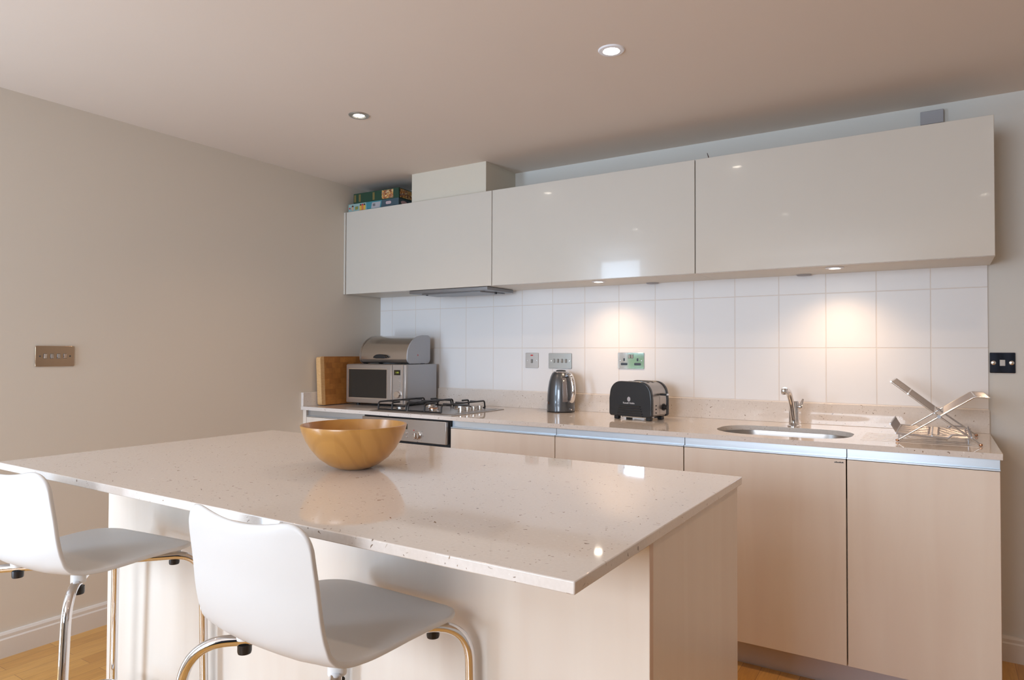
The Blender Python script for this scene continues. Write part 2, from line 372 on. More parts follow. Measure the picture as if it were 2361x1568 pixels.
# tiled splashback
sp = box('tile_splashback', M['tiles'], .0005, 3.353, -.0065, -.0005, 1.0, 1.594)
tag(sp, 'white square-tiled splashback between the quartz upstand and the wall cabinets', 'tiles')

# ------------------------------------------------------------------ base run
ZW = .906; TH = .02; YF = -.672; YD = -.657
def worktop_mesh():
    bm = bmesh.new()
    x0, x1, y0, y1 = 0, 3.356, YF, -.001
    # sink hole, D-shaped oval
    hole = rrect(2.375, 2.895, -.585, -.235, [.16, .16, .13, .13], 10)
    outer = [(x0, y0), (x1, y0), (x1, y1), (x0, y1)]
    vo = [bm.verts.new((a, b, ZW)) for a, b in outer]; vh = [bm.verts.new((a, b, ZW)) for a, b in hole]
    eo = [bm.edges.new((vo[i], vo[(i+1) % 4])) for i in range(4)]
    eh = []
    for i in range(len(vh)):
        if (vh[i].co-vh[(i+1) % len(vh)].co).length > 1e-7: eh.append(bm.edges.new((vh[i], vh[(i+1) % len(vh)])))
    bmesh.ops.triangle_fill(bm, edges=eo+eh, use_beauty=True)
    bmesh.ops.remove_doubles(bm, verts=bm.verts, dist=1e-6)
    r = bmesh.ops.extrude_face_region(bm, geom=list(bm.faces))
    vs = [e for e in r['geom'] if isinstance(e, bmesh.types.BMVert)]
    bmesh.ops.translate(bm, verts=vs, vec=(0, 0, -TH))
    bmesh.ops.recalc_face_normals(bm, faces=bm.faces)
    return bm
wt = thing('worktop', 'long cream speckled quartz worktop along the back wall with a sink cut-out', 'worktop', (0, 0, 0))
bm = worktop_mesh(); me = bpy.data.meshes.new('slab'); bm.to_mesh(me); bm.free(); me.materials.append(M['quartz'])
o = bpy.data.objects.new('slab', me); COL.objects.link(o); o.parent = wt
mb = MB(); mb.box(.02, 3.356, -.022, -.001, ZW, 1.002); mb.build('upstand', M['quartz'], wt, .0015, True)
mb = MB(); mb.box(.0005, .02, YF, -.001, ZW, .988); o = mb.build('upstand', M['quartz'], wt, .0015, True)
mb = MB()
for i in range(6):     # drainer grooves as slim raised beads
    y = -.52+i*.05
    mb.tube([(2.93, y, ZW-.0012), (3.01, y, ZW-.0012)] + [(3.30, y, ZW-.0012)], .0022, 6)
mb.build('drainer_ridge', M['quartz'], wt)

# base units
def base_unit(x0, x1, label, ctop=.884, cx0=.001, cut=.001, dishwasher=False, cat='cabinet', nm='base_cabinet', grp='maple base cabinets under the back worktop'):
    t = thing(nm, label, cat, (x0, 0, 0), 0, grp); W = x1-x0
    box('carcass', M['carcass'], cx0, W-cut, -.635, -.02, .10, ctop, t)
    box('door', M['maple'], .0022, W-.0022, YD, YD+.019, .105, .845, t, .001)
    mb = MB(); mb.box(.0008, W-.0008, -.642, -.636, .852, .8855); mb.box(.0008, W-.0008, -.656, -.636, .8465, .8525)
    mb.build('handle_rail', M['alu'], t, .0008, True)
    return t
fl = tag(box('filler_panel', M['maple'], .0005, .0285, YD, YD+.02, .105, .8855, None, .001), 'narrow maple filler strip between left wall and first base cabinet', 'panel')
base_unit(.0295, .498, 'maple base cabinet left of the oven, mostly hidden behind the wooden bowl')
base_unit(1.098, 1.698, 'maple base cabinet immediately right of the oven')
base_unit(1.698, 2.298, 'maple base cabinet below the toaster, between the two visible seams behind island')
dw = base_unit(2.298, 2.898, 'maple-fronted appliance cabinet below the sink with tiny dark badge at its corner', .70)
base_unit(2.898, 3.3515, 'maple base cabinet at the right end under the dish rack', .884, .012, .0185)
mb = MB(); mb.box(2.858-2.298, 2.889-2.298, YD-.0006, YD, .8322, .8342)
for q in range(7): mb.box(2.859-2.298+q*.0042, 2.8618-2.298+q*.0042, YD-.0006, YD, .8335, .8352+.0016*(q in (1, 4, 6)))
mb.build('badge', M['dark_print'], dw, smooth=False)
ep = box('end_panel', M['maple_edge'], 3.3338, 3.3515, YD+.0215, -.001, .001, .8455, None, .001)
tag(ep, 'maple end panel closing the right end of the base run', 'panel')
o = box('rail_end_cap', M['alu'], 3.3338, 3.3512, -.635, -.02, .8465, .8855, ep)
pl = MB(); pl.box(.001, 3.332, -.596, -.58, .006, .099); pl.box(.001, 3.332, -.594, -.582, .0, .006)
pl = pl.build('plinth', M['plinth'], None, .001, True); tag(pl, 'brushed steel plinth along the floor under the base cabinets', 'plinth')
# oven
ov = thing('built_in_oven', 'stainless steel built-in oven under the gas hob', 'oven', (.5, 0, 0))
box('housing', M['black'], .001, .5965, -.655, -.02, .105, .885, ov)
box('control_panel', M['steel_h'], .008, .588, -.681, -.6555, .762, .8775, ov, .002)
box('oven_door', M['glass_dark'], .008, .588, -.681, -.6555, .16, .748, ov, .003)
mb = MB(); mb.tube(fillet([(.05, -.682, .71), (.05, -.72, .71), (.54, -.72, .71), (.54, -.682, .71)], .02), .008, 12); mb.build('door_handle', M['chrome_soft'], ov)
for kx in (.405, .16):
    k = MB(); k.lathe([(.0001, -.0), (.0225, 0), (.0225, .004), (.019, .006), (.018, .018), (.0001, .019)], 28, Matrix.Translation((kx, -.681, .798)) @ Matrix.Rotation(R(90), 4, 'X'))
    ko = k.build('knob', M['chrome_soft'], ov)
    g = MB().box(kx-.0045, kx+.0045, -.7115, -.699, .781, .815); g.build('grip', M['chrome'], ko, .002)
for bz in (.806, .787):
    k = MB(); k.lathe([(.0001, 0), (.0062, 0), (.0055, .004), (.0001, .005)], 16, Matrix.Translation((.328, -.681, bz)) @ Matrix.Rotation(R(90), 4, 'X')); k.build('button', M['chrome'], ov)
box('clock_display', M['display'], .24, .333, -.6822, -.681, .826, .853, ov)
for q in range(40, 330, 45):
    xx, zz = .405+.036*math.sin(R(q+180)), .798-.034*math.cos(R(q+180)); h_ = .004 if q == 175 else .0012
    MB().box(xx-.0011, xx+.0011, -.6817, -.681, zz-h_, zz+h_).build('dial_mark', M['dark_print'], ov, smooth=False)
MB().prism([(.374, .820), (.382, .820), (.378, .828)], -.6818, -.681, 'y').build('warning_mark', M['red'], ov, smooth=False)

# ------------------------------------------------------------------ wall cabinets
ZB, ZT, YU = 1.592, 2.112, -.34
def wall_unit(x0, x1, label):
    t = thing('wall_cabinet', label, 'cabinet', (x0, 0, 0), 0, 'high-gloss cream wall cabinets'); W = x1-x0
    mb = MB(); mb.box(.0005, W-.0005, YU+.02, -.0065, ZB+.001, ZT-.002); mb.build('carcass', M['carcass'], t, smooth=False)
    box('door', M['gloss'], .002, W-.002, YU, YU+.0185, ZB, ZT, t, .0012)
    return t
box_f = box('filler_panel', M['gloss'], .0005, .0145, YU-.004, YU+.03, ZB, ZT-.001, None, .0008)
tag(box_f, 'thin gloss cream filler strip between left wall and wall cabinets', 'panel')
wall_unit(.0165, 1.131, 'gloss cream wall cabinet above the hob, leftmost of the three, with game boxes on top')
wall_unit(1.131, 2.2485, 'gloss cream wall cabinet above kettle and toaster, middle of the three')
wall_unit(2.2485, 3.362, 'gloss cream wall cabinet above the sink, rightmost of the three')
# cooker hood
hd = thing('cooker_hood', 'slim grey cooker hood fixed under the left wall cabinet', 'cooker hood', (0, 0, ZB))
box('visor', M['steel_dark'], .533, 1.093, -.326, -.06, -.019, -.001, hd, .001)
mb = MB(); mb.prism([(.60, -.29), (1.02, -.29), (1.06, -.10), (.68, -.10)], -.026, -.019, 'z'); mb.build('filter_panel', M['steel_dark'], hd, smooth=False)
for (x, y) in ((.63, -.28), (1.045, -.17)):
    MB().lathe([(.0001, -.030), (.007, -.030), (.007, -.0155)], 14, Matrix.Translation((x, y, 0))).build('switch_knob', M['black'], hd)
MB().box(.99, 1.035, -.272, -.262, -.0205, -.0155).build('slide_switch', M['black'], hd, smooth=False)

# recessed lamps
def downlight(x, y, z, rr, label, nm, rim, power, cone, group, blend=.6, color=WARM, soft=.03, tilt=(0, 0)):
    t = thing(nm, label, 'ceiling light' if nm == 'recessed_downlight' else 'cabinet light', (x, y, z), 0, group)
    k = rr/.045
    MB().lathe([(.0237*k, -.0004), (.0262*k, -.0012), (.029*k, -.0050*k), (.042*k, -.0042*k), (.0455*k, -.0002), (.0455*k, 0.0), (.03*k, .0)], 36).build('rim', rim, t)
    MB().lathe([(.0001, -.0022*k), (.015*k, -.0020*k), (.0235*k, -.0010)], 28).build('lens', M['lens'], t)
    l = bpy.data.lights.new('lamp_beam', 'SPOT'); l.energy = power; l.color = color; l.spot_size = R(cone); l.spot_blend = blend; l.shadow_soft_size = soft
    lo = bpy.data.objects.new('lamp_beam', l); COL.objects.link(lo); lo.location = (0, 0, -.012); lo.parent = t; lo.rotation_euler = (R(tilt[0]), R(tilt[1]), 0)
    return t
G = 'recessed ceiling downlights'
downlight(2.221, -1.208, ZC, .046, 'white-rimmed recessed downlight in the ceiling, the right and larger of two', 'recessed_downlight', M['rim_white'], 22, 130, G, 1)
downlight(.994, -1.203, ZC, .046, 'steel-rimmed recessed downlight in the ceiling, the left and smaller of two', 'recessed_downlight', M['rim_steel'], 22, 130, G, 1)
for x, y, q in ((3.45, -1.2, 'above the sink end of the room'), (.99, -2.75, 'added above the far bar stool'), (2.2, -2.75, 'added above the near bar stool'), (3.45, -2.75, 'added right beside the camera')):  # rear three are unseen lamps added for light; first continues the row
    downlight(x, y, ZC, .046, 'white-rimmed recessed downlight outside the picture, '+q, 'recessed_downlight', M['rim_white'], 20 if y > -2 else 5, 130, G, 1)
G2 = 'lit lamps under the wall cabinets'
downlight(1.721, -.240, ZB, .036, 'lit round lamp under the middle wall cabinet, above the kettle and toaster', 'cabinet_downlight', M['rim_white'], 7, 130, G2, 1, tilt=(8, 0), soft=.02)
downlight(2.814, -.239, ZB, .036, 'lit round lamp under the right wall cabinet, above the sink', 'cabinet_downlight', M['rim_white'], 8, 130, G2, 1, tilt=(8, 0), soft=.02)
for x, lb in ((1.93, 'dark oval recess fitting under the middle wall cabinet near the wall'), (2.66, 'dark oval recess fitting under the right wall cabinet near the wall')):  # small dark oval fittings of unidentified use
    o = MB().lathe([(.0001, -.006), (.022, -.005), (.026, 0)], 24, Matrix.Scale(1.3, 4, (1, 0, 0))).build('recess_fitting', M['grey_box'], None, loc=(x, -.032, ZB+.0005))
    tag(o, lb, 'cable outlet')

# ------------------------------------------------------------------ things on cabinets
def gen_boxtex():
    mt, nt, N, L, b = nodes('busy_box_picture')
    tc = N.new('ShaderNodeTexCoord'); v = N.new('ShaderNodeTexVoronoi'); v.inputs['Scale'].default_value = 130; L.new(tc.outputs['Object'], v.inputs['Vector'])
    sp = N.new('ShaderNodeSeparateColor'); L.new(v.outputs['Color'], sp.inputs[0])
    cr = N.new('ShaderNodeValToRGB'); e = cr.color_ramp.elements
    e[0].color = (.10, .035, .02, 1); e[1].color = (.75, .58, .30, 1); e[1].position = .95
    for p, c in ((.25, (.35, .10, .035, 1)), (.45, (.58, .27, .06, 1)), (.65, (.62, .40, .13, 1)), (.8, (.20, .12, .12, 1))):
        q = e.new(p); q.color = c
    L.new(sp.outputs[0], cr.inputs[0]); L.new(cr.outputs[0], b.inputs['Base Color']); b.inputs['Roughness'].default_value = .5
    return mt
M['picture'] = gen_boxtex()
M['green_card'] = mat('dark_green_card', (.012, .05, .028), .5, noise=.1)
M['green_card_d'] = mat('dark_card_end', (.02, .03, .025), .5, noise=.1)
M['gold'] = mat('dull_gold_print', (.17, .13, .04), .5, noise=.1)
M['teal'] = mat('pale_teal_card', (.27, .41, .41), .5, noise=.12, nscale=20)
M['cyan'] = mat('cyan_card', (.05, .23, .28), .5, noise=.1)
M['navy'] = mat('slate_blue_card', (.045, .08, .105), .5, noise=.08)
M['pink'] = mat('pink_oval_print', (.60, .40, .42), .5, noise=.05)
M['label_grey'] = mat('grey_label_print', (.40, .39, .42), .5, noise=.05)
M['yellow'] = mat('yellow_print', (.65, .42, .06), .5, noise=.2, nscale=60)
M['orange'] = mat('orange_print', (.62, .20, .08), .5, noise=.2, nscale=60)
M['skin_print'] = mat('tan_print', (.60, .36, .22), .5, noise=.2, nscale=60)
M['brown_print'] = mat('dark_brown_print', (.07, .035, .03), .5, noise=.2)
M['olive'] = mat('olive_print', (.22, .24, .06), .5, noise=.2, nscale=60)
ZT2 = ZT+.0
g1 = thing('game_box', 'pale teal and slate game box, lower of the two boxes on the left cabinet', 'box', (.012, -.318, ZT2), R(2), 'boxed games on the left wall cabinet')
box('carton', M['teal'], 0, .41, 0, .285, 0, .054, g1, .0015)
e = -.0006
def pr_(nm, m_, poly, par, y0=e, y1=0, lab=None):
    o = MB().prism(poly, y0, y1, 'y').build(nm, m_, par, smooth=False)
    return o
pr_('side_print', M['navy'], [(.270, .001), (.4095, .001), (.4095, .053), (.278, .053)], g1)
pr_('side_print', M['cyan'], [(.155, .001), (.271, .001), (.279, .053), (.150, .053)], g1)
pr_('barcode_label', M['label_grey'], [(.192, .010), (.262, .010), (.270, .046), (.200, .046)], g1, -.001, -.0006)
mb = MB()
for i in range(6): mb.box(.206+i*.0034, .2075+i*.0034+.001*(i % 2), -.0013, -.001, .022, .038)
mb.build('barcode', M['dark_print'], g1, smooth=False)
pr_('oval_logo', M['pink'], rrect(.311, .353, .0235, .0405, .0083, 6), g1, -.001, -.0006)
for q, ww_ in enumerate((.004, .003, .005, .003, .004, .003)):
    xx = .3165+q*.0055; pr_('lettering_stroke', M['label_grey'], [(xx, .0275), (xx+ww_, .0275), (xx+ww_, .0345+.002*(q % 2)), (xx, .0345+.002*(q % 2))], g1, -.0014, -.001)
for i, (cx, mm) in enumerate(((.105, 'yellow'), (.121, 'orange'), (.137, 'yellow'))):
    pr_('figure_print', M[mm], [(cx-.009, .008), (cx+.007, .008), (cx+.009, .034), (cx+.004, .041), (cx-.005, .041), (cx-.009, .034)], g1, -.001, -.0006)
    pr_('hair_print', M['brown_print' if i != 1 else 'red'], [(cx-.007, .037), (cx+.007, .037), (cx+.005, .047), (cx-.005, .047)], g1, -.0014, -.001)
pr_('figure_print', M['skin_print'], [(.032, .012), (.043, .012), (.045, .034), (.03, .034)], g1, -.001, -.0006)
pr_('hair_print', M['brown_print'], [(.029, .034), (.046, .034), (.043, .044), (.032, .044)], g1, -.001, -.0006)
pr_('panel_print', M['olive'], [(.058, .014), (.083, .016), (.084, .036), (.059, .034)], g1, -.001, -.0006)
pr_('red_print', M['red'], [(.008, .022), (.018, .022), (.018, .032), (.008, .032)], g1, -.001, -.0006)
mb = MB().prism([(.001, .001), (.284, .001), (.284, .053), (.001, .053)], .41, .4106, 'x'); mb.build('end_print', M['navy'], g1, smooth=False)
mb = MB().prism([(.052+.03*math.cos(a/12*math.pi), .030+.012*math.sin(a/12*math.pi)) for a in range(24)], .4106, .411, 'x'); mb.build('oval_logo', M['pink'], g1, smooth=False)
g2 = thing('game_box', 'dark green box with busy picture panels, upper of the two boxes on the cabinet', 'box', (.055, -.316, ZT2+.0545), R(2), 'boxed games on the left wall cabinet')
box('carton', M['green_card'], 0, .368, 0, .26, 0, .062, g2, .0015)
pr_('picture_panel', M['picture'], [(.235, .005), (.325, .005), (.325, .057), (.235, .057)], g2)
MB().prism([(.012, .005), (.21, .005), (.21, .057), (.012, .057)], .368, .3686, 'x').build('picture_panel', M['picture'], g2, smooth=False)
for x in (.006, .045, .16): pr_('gold_print', M['gold'], [(x, .008), (x+.016, .008), (x+.016, .054), (x, .054)], g2)
jb = thing('junction_box', 'small grey cover box on the wall above the right wall cabinet', 'junction box', (3.165, 0, 2.235))
MB().box(-.042, .042, -.024, -.0005, -.03, .026).build('cover', M['grey_box'], jb, .002)
for x in (-.03, .028): MB().lathe([(.0001, -.042), (.006, -.042), (.006, -.030)], 10, Matrix.Translation((x, -.014, 0))).build('cable_gland', M['brown_print'], jb)
tw = MB().tube([(2.301, -.31, ZT+.0018), (2.302, -.310, ZT+.010), (2.296, -.31, ZT+.030)], [.0025, .0022, .0015], 8); tw.tube([(2.301, -.31, ZT+.002), (2.33, -.312, ZT+.0025)], .002, 8)
tag(tw.build('cable_end', M['brown_print']), 'tiny bent cable end poking up on top of the right wall cabinet', 'cable')

# ------------------------------------------------------------------ sockets and switches
def plate(nm, label, cat, loc, rz, W, H, m, group):
    t = thing(nm, label, cat, loc, rz, group)
    MB().prism(rrect(-W/2, W/2, -H/2, H/2, .004, 4), -.0045, -.0, 'y').build('face_plate', m, t, .001)
    return t
def screws(t, xs, z=0, m=None):
    for x in xs: MB().lathe([(.0001, 0), (.0035, 0), (.0028, .0012), (.0001, .0016)], 14, Matrix.Translation((x, -.0045, z)) @ Matrix.Rotation(R(90), 4, 'X')).build('screw', m or M['chrome'], t)
def rocker(t, x, z, m, on=False, W=.011, H=.019):
    MB().prism(rrect(x-W/2-.0012, x+W/2+.0012, z-H/2-.0012, z+H/2+.0012, .002, 3), -.0052, -.0045, 'y').build('rocker_surround', M['dark_print'], t, smooth=False)
    a = (-.0085, -.0058) if on else (-.0058, -.0085)
    vs = [(x-W/2, -.0052, z-H/2), (x+W/2, -.0052, z-H/2), (x+W/2, -.0052, z+H/2), (x-W/2, -.0052, z+H/2), (x-W/2, a[0], z-H/2), (x+W/2, a[0], z-H/2), (x+W/2, a[1], z+H/2), (x-W/2, a[1], z+H/2)]
    MB().add(vs, [(0, 1, 2, 3), (4, 5, 6, 7), (0, 1, 5, 4), (1, 2, 6, 5), (2, 3, 7, 6), (3, 0, 4, 7)]).build('rocker', m, t, .0006)
GS = 'metal switch and socket plates'
t = plate('light_switch', 'four-gang metal light switch, wood reflection painted in, alone on the left wall', 'switch', (0, -1.987, 1.207), R(90), .150, .087, M['wood_reflect'], GS)
for i, x in enumerate((-.038, -.0127, .0127, .038)): rocker(t, x, 0, M['chrome_soft'], i in (1, 2))
screws(t, (-.058, .058), 0, M['dark_print'])
t = plate('light_switch', 'single brushed switch with red neon, leftmost plate on the tiles', 'switch', (1.191, -.006, 1.183), 0, .0865, .086, M['steel'], GS)
rocker(t, 0, -.004, M['nickel']); screws(t, (-.031, .031)); MB().box(-.008, .008, -.0055, -.0045, .026, .033).build('neon_indicator', M['red'], t)
t = plate('light_switch', 'four-gang brushed steel switch on the tiles above the kettle', 'switch', (1.376, -.006, 1.182), 0, .1475, .086, M['nickel'], GS)
for i, x in enumerate((-.038, -.0127, .0127, .038)): rocker(t, x, 0, M['nickel'], i == 0)
screws(t, (-.058, .058))
t = plate('power_socket', 'polished chrome double socket on the tiles above the toaster', 'socket', (1.8015, -.006, 1.187), 0, .1485, .086, M['chrome'], GS)
screws(t, (-.06, .06)); 
for x in (-.0075, .0075): rocker(t, x, .022, M['chrome_soft'], False, .011, .018)
for x in (-.038, .038):
    mb = MB(); mb.prism(rrect(x-.0045, x+.0045, -.002, .013, .002, 3), -.0052, -.0045, 'y'); mb.prism(rrect(x-.0185, x+.0185, -.0245, -.0115, .003, 3), -.0052, -.0045, 'y')
    mb.build('socket_holes', M['black'], t, smooth=False)
t = plate('fused_switch', 'square mirror-polished switch plate on the bare wall right of the tiles', 'switch', (3.4005, -.0, 1.194), 0, .0865, .084, M['chrome'], GS)
rocker(t, 0, 0, M['chrome_soft'], True, .017, .024)
for x in (-.030, .030): MB().lathe([(.0001, 0), (.009, 0), (.007, .003), (.0001, .0045)], 18, Matrix.Translation((x, -.0045, 0)) @ Matrix.Rotation(R(90), 4, 'X')).build('screw_cap', M['chrome_soft'], t)

# ------------------------------------------------------------------ sink and tap
sk = thing('sink', 'undermounted oval stainless steel sink below the tap', 'sink', (2.635, -.41, ZW-TH))
def sink_mesh():
    mb = MB(); rings = []
    for (g, z, rs) in ((.012, -.0015, 1.0), (.004, -.0015, 1.0), (.002, -.03, 1.0), (-.006, -.13, 1), (-.03, -.155, .85), (-.10, -.165, .5)):
        rings.append([(a, b, z) for a, b in rrect(-.260-g, .260+g, -.175-g, .175+g, [max(.02, (.16+g)*rs)]*2 + [max(.02, (.13+g)*rs)]*2, 10)])
    n = len(rings[0]); vs = [p for r_ in rings for p in r_]; fs = []
    for i in range(len(rings)-1):
        for k in range(n): fs.append((i*n+k, i*n+(k+1) % n, (i+1)*n+(k+1) % n, (i+1)*n+k))
    fs.append(tuple(range((len(rings)-1)*n, len(rings)*n)))
    mb.add(vs, fs); return mb
sb = sink_mesh().build('basin', M['steel_h'], sk)
sb.modifiers.new('solid', 'SOLIDIFY').thickness = .0012
MB().lathe([(.0001, -.163), (.028, -.163), (.038, -.161), (.040, -.164)], 28).build('drain', M['chrome'], sk)
tp = thing('tap', 'chrome mixer tap standing behind the sink', 'tap', (2.640, -.180, ZW+.0006))
MB().lathe([(.0001, 0), (.027, 0), (.027, .004), (.0225, .007), (.0215, .05), (.020, .105), (.018, .112), (.0001, .114)], 32).build('body', M['chrome'], tp)
spp = fillet([(0, -.012, .03), (-.004, -.028, .10), (-.012, -.055, .158), (-.02, -.10, .163)], .03, 6)
MB().tube(spp, [.011+.0025*i/len(spp) for i in range(len(spp))], 16).build('spout', M['chrome'], tp)
MB().lathe([(.0001, -.014), (.010, -.014), (.0125, -.006), (.0125, .006), (.010, .012), (.0001, .013)], 20, Matrix.Translation((-.021, -.108, .160))).build('spout_nozzle', M['chrome'], tp)
h = MB(); h.tube([(.018, .004, .085), (.030, .006, .10), (.036, .010, .122)], [.009, .008, .004], 12); h.build('lever', M['chrome'], tp)
MB().lathe([(.0001, -.012), (.010, -.010), (.0125, 0), (.010, .010), (.0001, .012)], 16, Matrix.Translation((.024, 0, .088)) @ Matrix.Rotation(R(90), 4, 'Y')).build('cartridge_cap', M['chrome'], tp)

# ------------------------------------------------------------------ gas hob
hb = thing('gas_hob', 'stainless steel four-burner gas hob set in the worktop', 'hob', (.545, -.665, ZW))
HX, HY = .565, .49
mb = MB(); mb.prism(rrect(0, HX, 0, HY, .006, 4), .0003, .004, 'z'); mb.prism(rrect(.028, HX-.028, .028, HY-.028, .012, 4), .004, .0065, 'z')
mb.build('tray', M['steel_h'], hb, .0012)
for (x, y, r_) in ((.13, .115, .038), (.13, .37, .032), (.355, .115, .026), (.355, .37, .046)):
    b = MB().lathe([(.0001, .0065), (r_*1.15, .0065), (r_*1.1, .010), (r_*.9, .0115), (r_*.9, .020), (r_*.96, .0215), (.0001, .0215)], 36, Matrix.Translation((x, y, 0))).build('burner', M['chrome_soft'], hb)
    MB().lathe([(.0001, .0215), (r_*.95, .0215), (r_*.95, .0255), (r_*.8, .0275), (.0001, .0275)], 32, Matrix.Translation((x, y, 0))).build('burner_cap', M['iron'] if r_ != .026 else M['copper'], b)
    if r_ == .026: pass
def support(x0, x1, y0=.052, y1=.445):
    mb = MB(); zt = .048; zb = .0095; r_ = .0046
    for x in (x0, x1): mb.tube(fillet([(x, y0, zb), (x, y0+.004, zt), (x, y1, zt), (x, y1+.006, zb)], .014, 5), r_, 10)
    xm = (x0+x1)/2
    mb.tube([(x0, y0, zb), (x1, y0, zb)], r_*.9, 8); mb.tube([(x0, y1+.006, zb), (x1, y1+.006, zb)], r_*.9, 8)
    for (ya, yb) in ((y0, y0+.062), (y1+.006, y1-.058)):
        mb.tube(fillet([(xm, ya, zb), (xm, ya+(yb-ya)*.07, zt), (xm, yb, zt)], .012, 5), r_*1.1, 10)
    ymid = (y0+y1)/2
    mb.tube([(x0, ymid, zt), (x0+.055, ymid, zt)], r_, 8); mb.tube([(x1, ymid, zt), (x1-.055, ymid, zt)], r_, 8)
    for yy in (y0+.075, y1-.075):
        mb.tube([(x0, yy, zt), (x0+.045, yy, zt)], r_, 8); mb.tube([(x1, yy, zt), (x1-.045, yy, zt)], r_, 8)
    return mb.build('pan_support', M['iron'], hb)
support(.017, .218); support(.232, .458)
for y in (.19, .248, .306, .364):
    mb = MB().lathe([(.0001, .004), (.0185, .004), (.0185, .0095), (.0165, .011), (.0155, .027), (.0001, .028)], 24, Matrix.Translation((.485, y, 0)))
    mb.build('control_knob', M['chrome_soft'], hb)

# ------------------------------------------------------------------ microwave, bread bin, board
ang = math.atan2(.043, .433)
mw = thing('microwave', 'stainless steel and silver microwave in the left corner under the bread bin', 'microwave', (.119, -.423, ZW), ang)
MW, MD, MH0, MH1 = .438, .33, .014, .249
box('casing', M['silver'], 0, MW, .02, MD, MH0, MH1, mw, .004)
box('front_frame', M['steel'], 0, MW, 0, .0195, MH0, MH1, mw, .003)
dr = box('door', M['steel_h'], .003, .340, -.007, -.0005, MH0+.003, MH1-.004, mw, .0015)
box('door_trim', M['chrome_soft'], .018, .312, -.0085, -.007, .042, .224, dr)
box('window', M['glass_dark'], .024, .306, -.010, -.0086, .048, .218, dr)
box('trim_strip', M['chrome'], .3415, .347, -.009, -.0005, MH0+.002, MH1-.002, mw)
box('control_panel', M['steel_h'], .348, .417, -.006, -.0005, MH0+.003, MH1-.004, mw)
box('trim_strip', M['chrome'], .4175, .422, -.009, -.0005, MH0+.002, MH1-.002, mw)
box('display', M['display'], .360, .404, -.0075, -.006, .187, .217, mw)
text_obj('display_digits', '1:00', .014, M['digits'], mw, Matrix.Translation((.382, -.0078, .202)) @ FRONT, .0002)
for z in (.169, .148, .128, .107):
    MB().lathe([(.0001, 0), (.0055, 0), (.0045, .003), (.0001, .0035)], 14, Matrix.Translation((.397, -.006, z)) @ Matrix.Rotation(R(90), 4, 'X')).build('button', M['steel'], mw)
MB().lathe([(.0001, 0), (.021, 0), (.0205, .012), (.0185, .016), (.0001, .0165)], 28, Matrix.Translation((.387, -.006, .073)) @ Matrix.Rotation(R(90), 4, 'X')).build('dial', M['chrome'], mw)
for x in (.05, MW-.05):
    for y in (.05, MD-.05): MB().lathe([(.0001, .0004), (.012, .0004), (.013, MH0)], 14, Matrix.Translation((x, y, 0))).build('foot', M['black'], mw)
# bread bin: roll-top, profile along local x axis
bb = thing('bread_bin', 'brushed steel roll-top bread bin sitting on the microwave', 'bread bin', (.119, -.423, ZW+MH1), ang)
def binprof(g=0):
    return ([(.045, .004+g), (.245-.02, .004+g)] + arc(.235-g, .034, .030-g*0, 280, 360, 6) + [(.265-g, .145)] + arc(.235-g, .148-g, .030, 0, 90, 8) +
            [(.195-(.171-g)*math.sin(R(q)), .052+(.126-g)*math.cos(R(q))) for q in range(6, 88, 6)] + arc(.053+g, .036, .030, 185, 262, 5))
BX0, BX1 = .045, .405
mb = MB(); mb.prism([(y+.04, z) for y, z in binprof()], BX0, BX0+.008, 'x'); mb.build('end_cap', M['steel_h'], bb, smooth=False)
mb = MB(); mb.prism([(y+.04, z) for y, z in binprof()], BX1-.008, BX1, 'x'); ec = mb.build('end_cap', M['silver'], bb, smooth=False)
mb = MB(); mb.prism([(y+.04, z) for y, z in binprof(.003)], BX0+.0085, BX1-.0085, 'x'); mb.build('roll_lid', M['steel_lid'], bb)
MB().lathe([(.004, 0), (.0055, 0), (.0055, .001), (.004, .001)], 16, Matrix.Translation((BX1, .17, .055)) @ Matrix.Rotation(R(90), 4, 'Y'), True).build('end_mark', M['red'], ec)
hnd = MB(); hnd.prism([(.165, .038), (.172, .050), (.19, .058), (.215, .060), (.24, .058), (.255, .050), (.262, .038), (.24, .034), (.19, .034)], .040, .066, 'y'); hnd.build('handle', M['black'], bb, .003)
mb = MB()
for x in (BX0+.02, BX1-.02):
    for y in (.10, .25): mb.box(x-.01, x+.01, y-.01, y+.01, .0004, .0045)
mb.build('foot_pad', M['black'], bb, smooth=False)
MB().box(BX0-.014, BX0-.0005, .085, .10, .056, .072).build('side_stud', M['black'], bb, .002)
# chopping board leaning on the left wall
cb = thing('chopping_board', 'thick end-grain wooden chopping board leaning on left wall beside microwave', 'chopping board', (.062, -.578, ZW+.0015), 0)
lean = Matrix.Rotation(R(-3.5), 4, 'Y')
MB().prism(rrect(.0, .42, .0, .292, [.018, .018, .02, .02], 5), 0, .036, 'x', lean).build('board', M['board'], cb, .003)
cb.location = (.034, -.575, ZW+.0008)
MB().prism(rrect(.0005, .03, .0005, .2915, [.014, .0005, .0005, .014], 4), -.0004, .0364, 'x', lean @ Matrix.Translation((0, -.001, 0))).build('edge_strip', M['board_edge'], cb, .002)

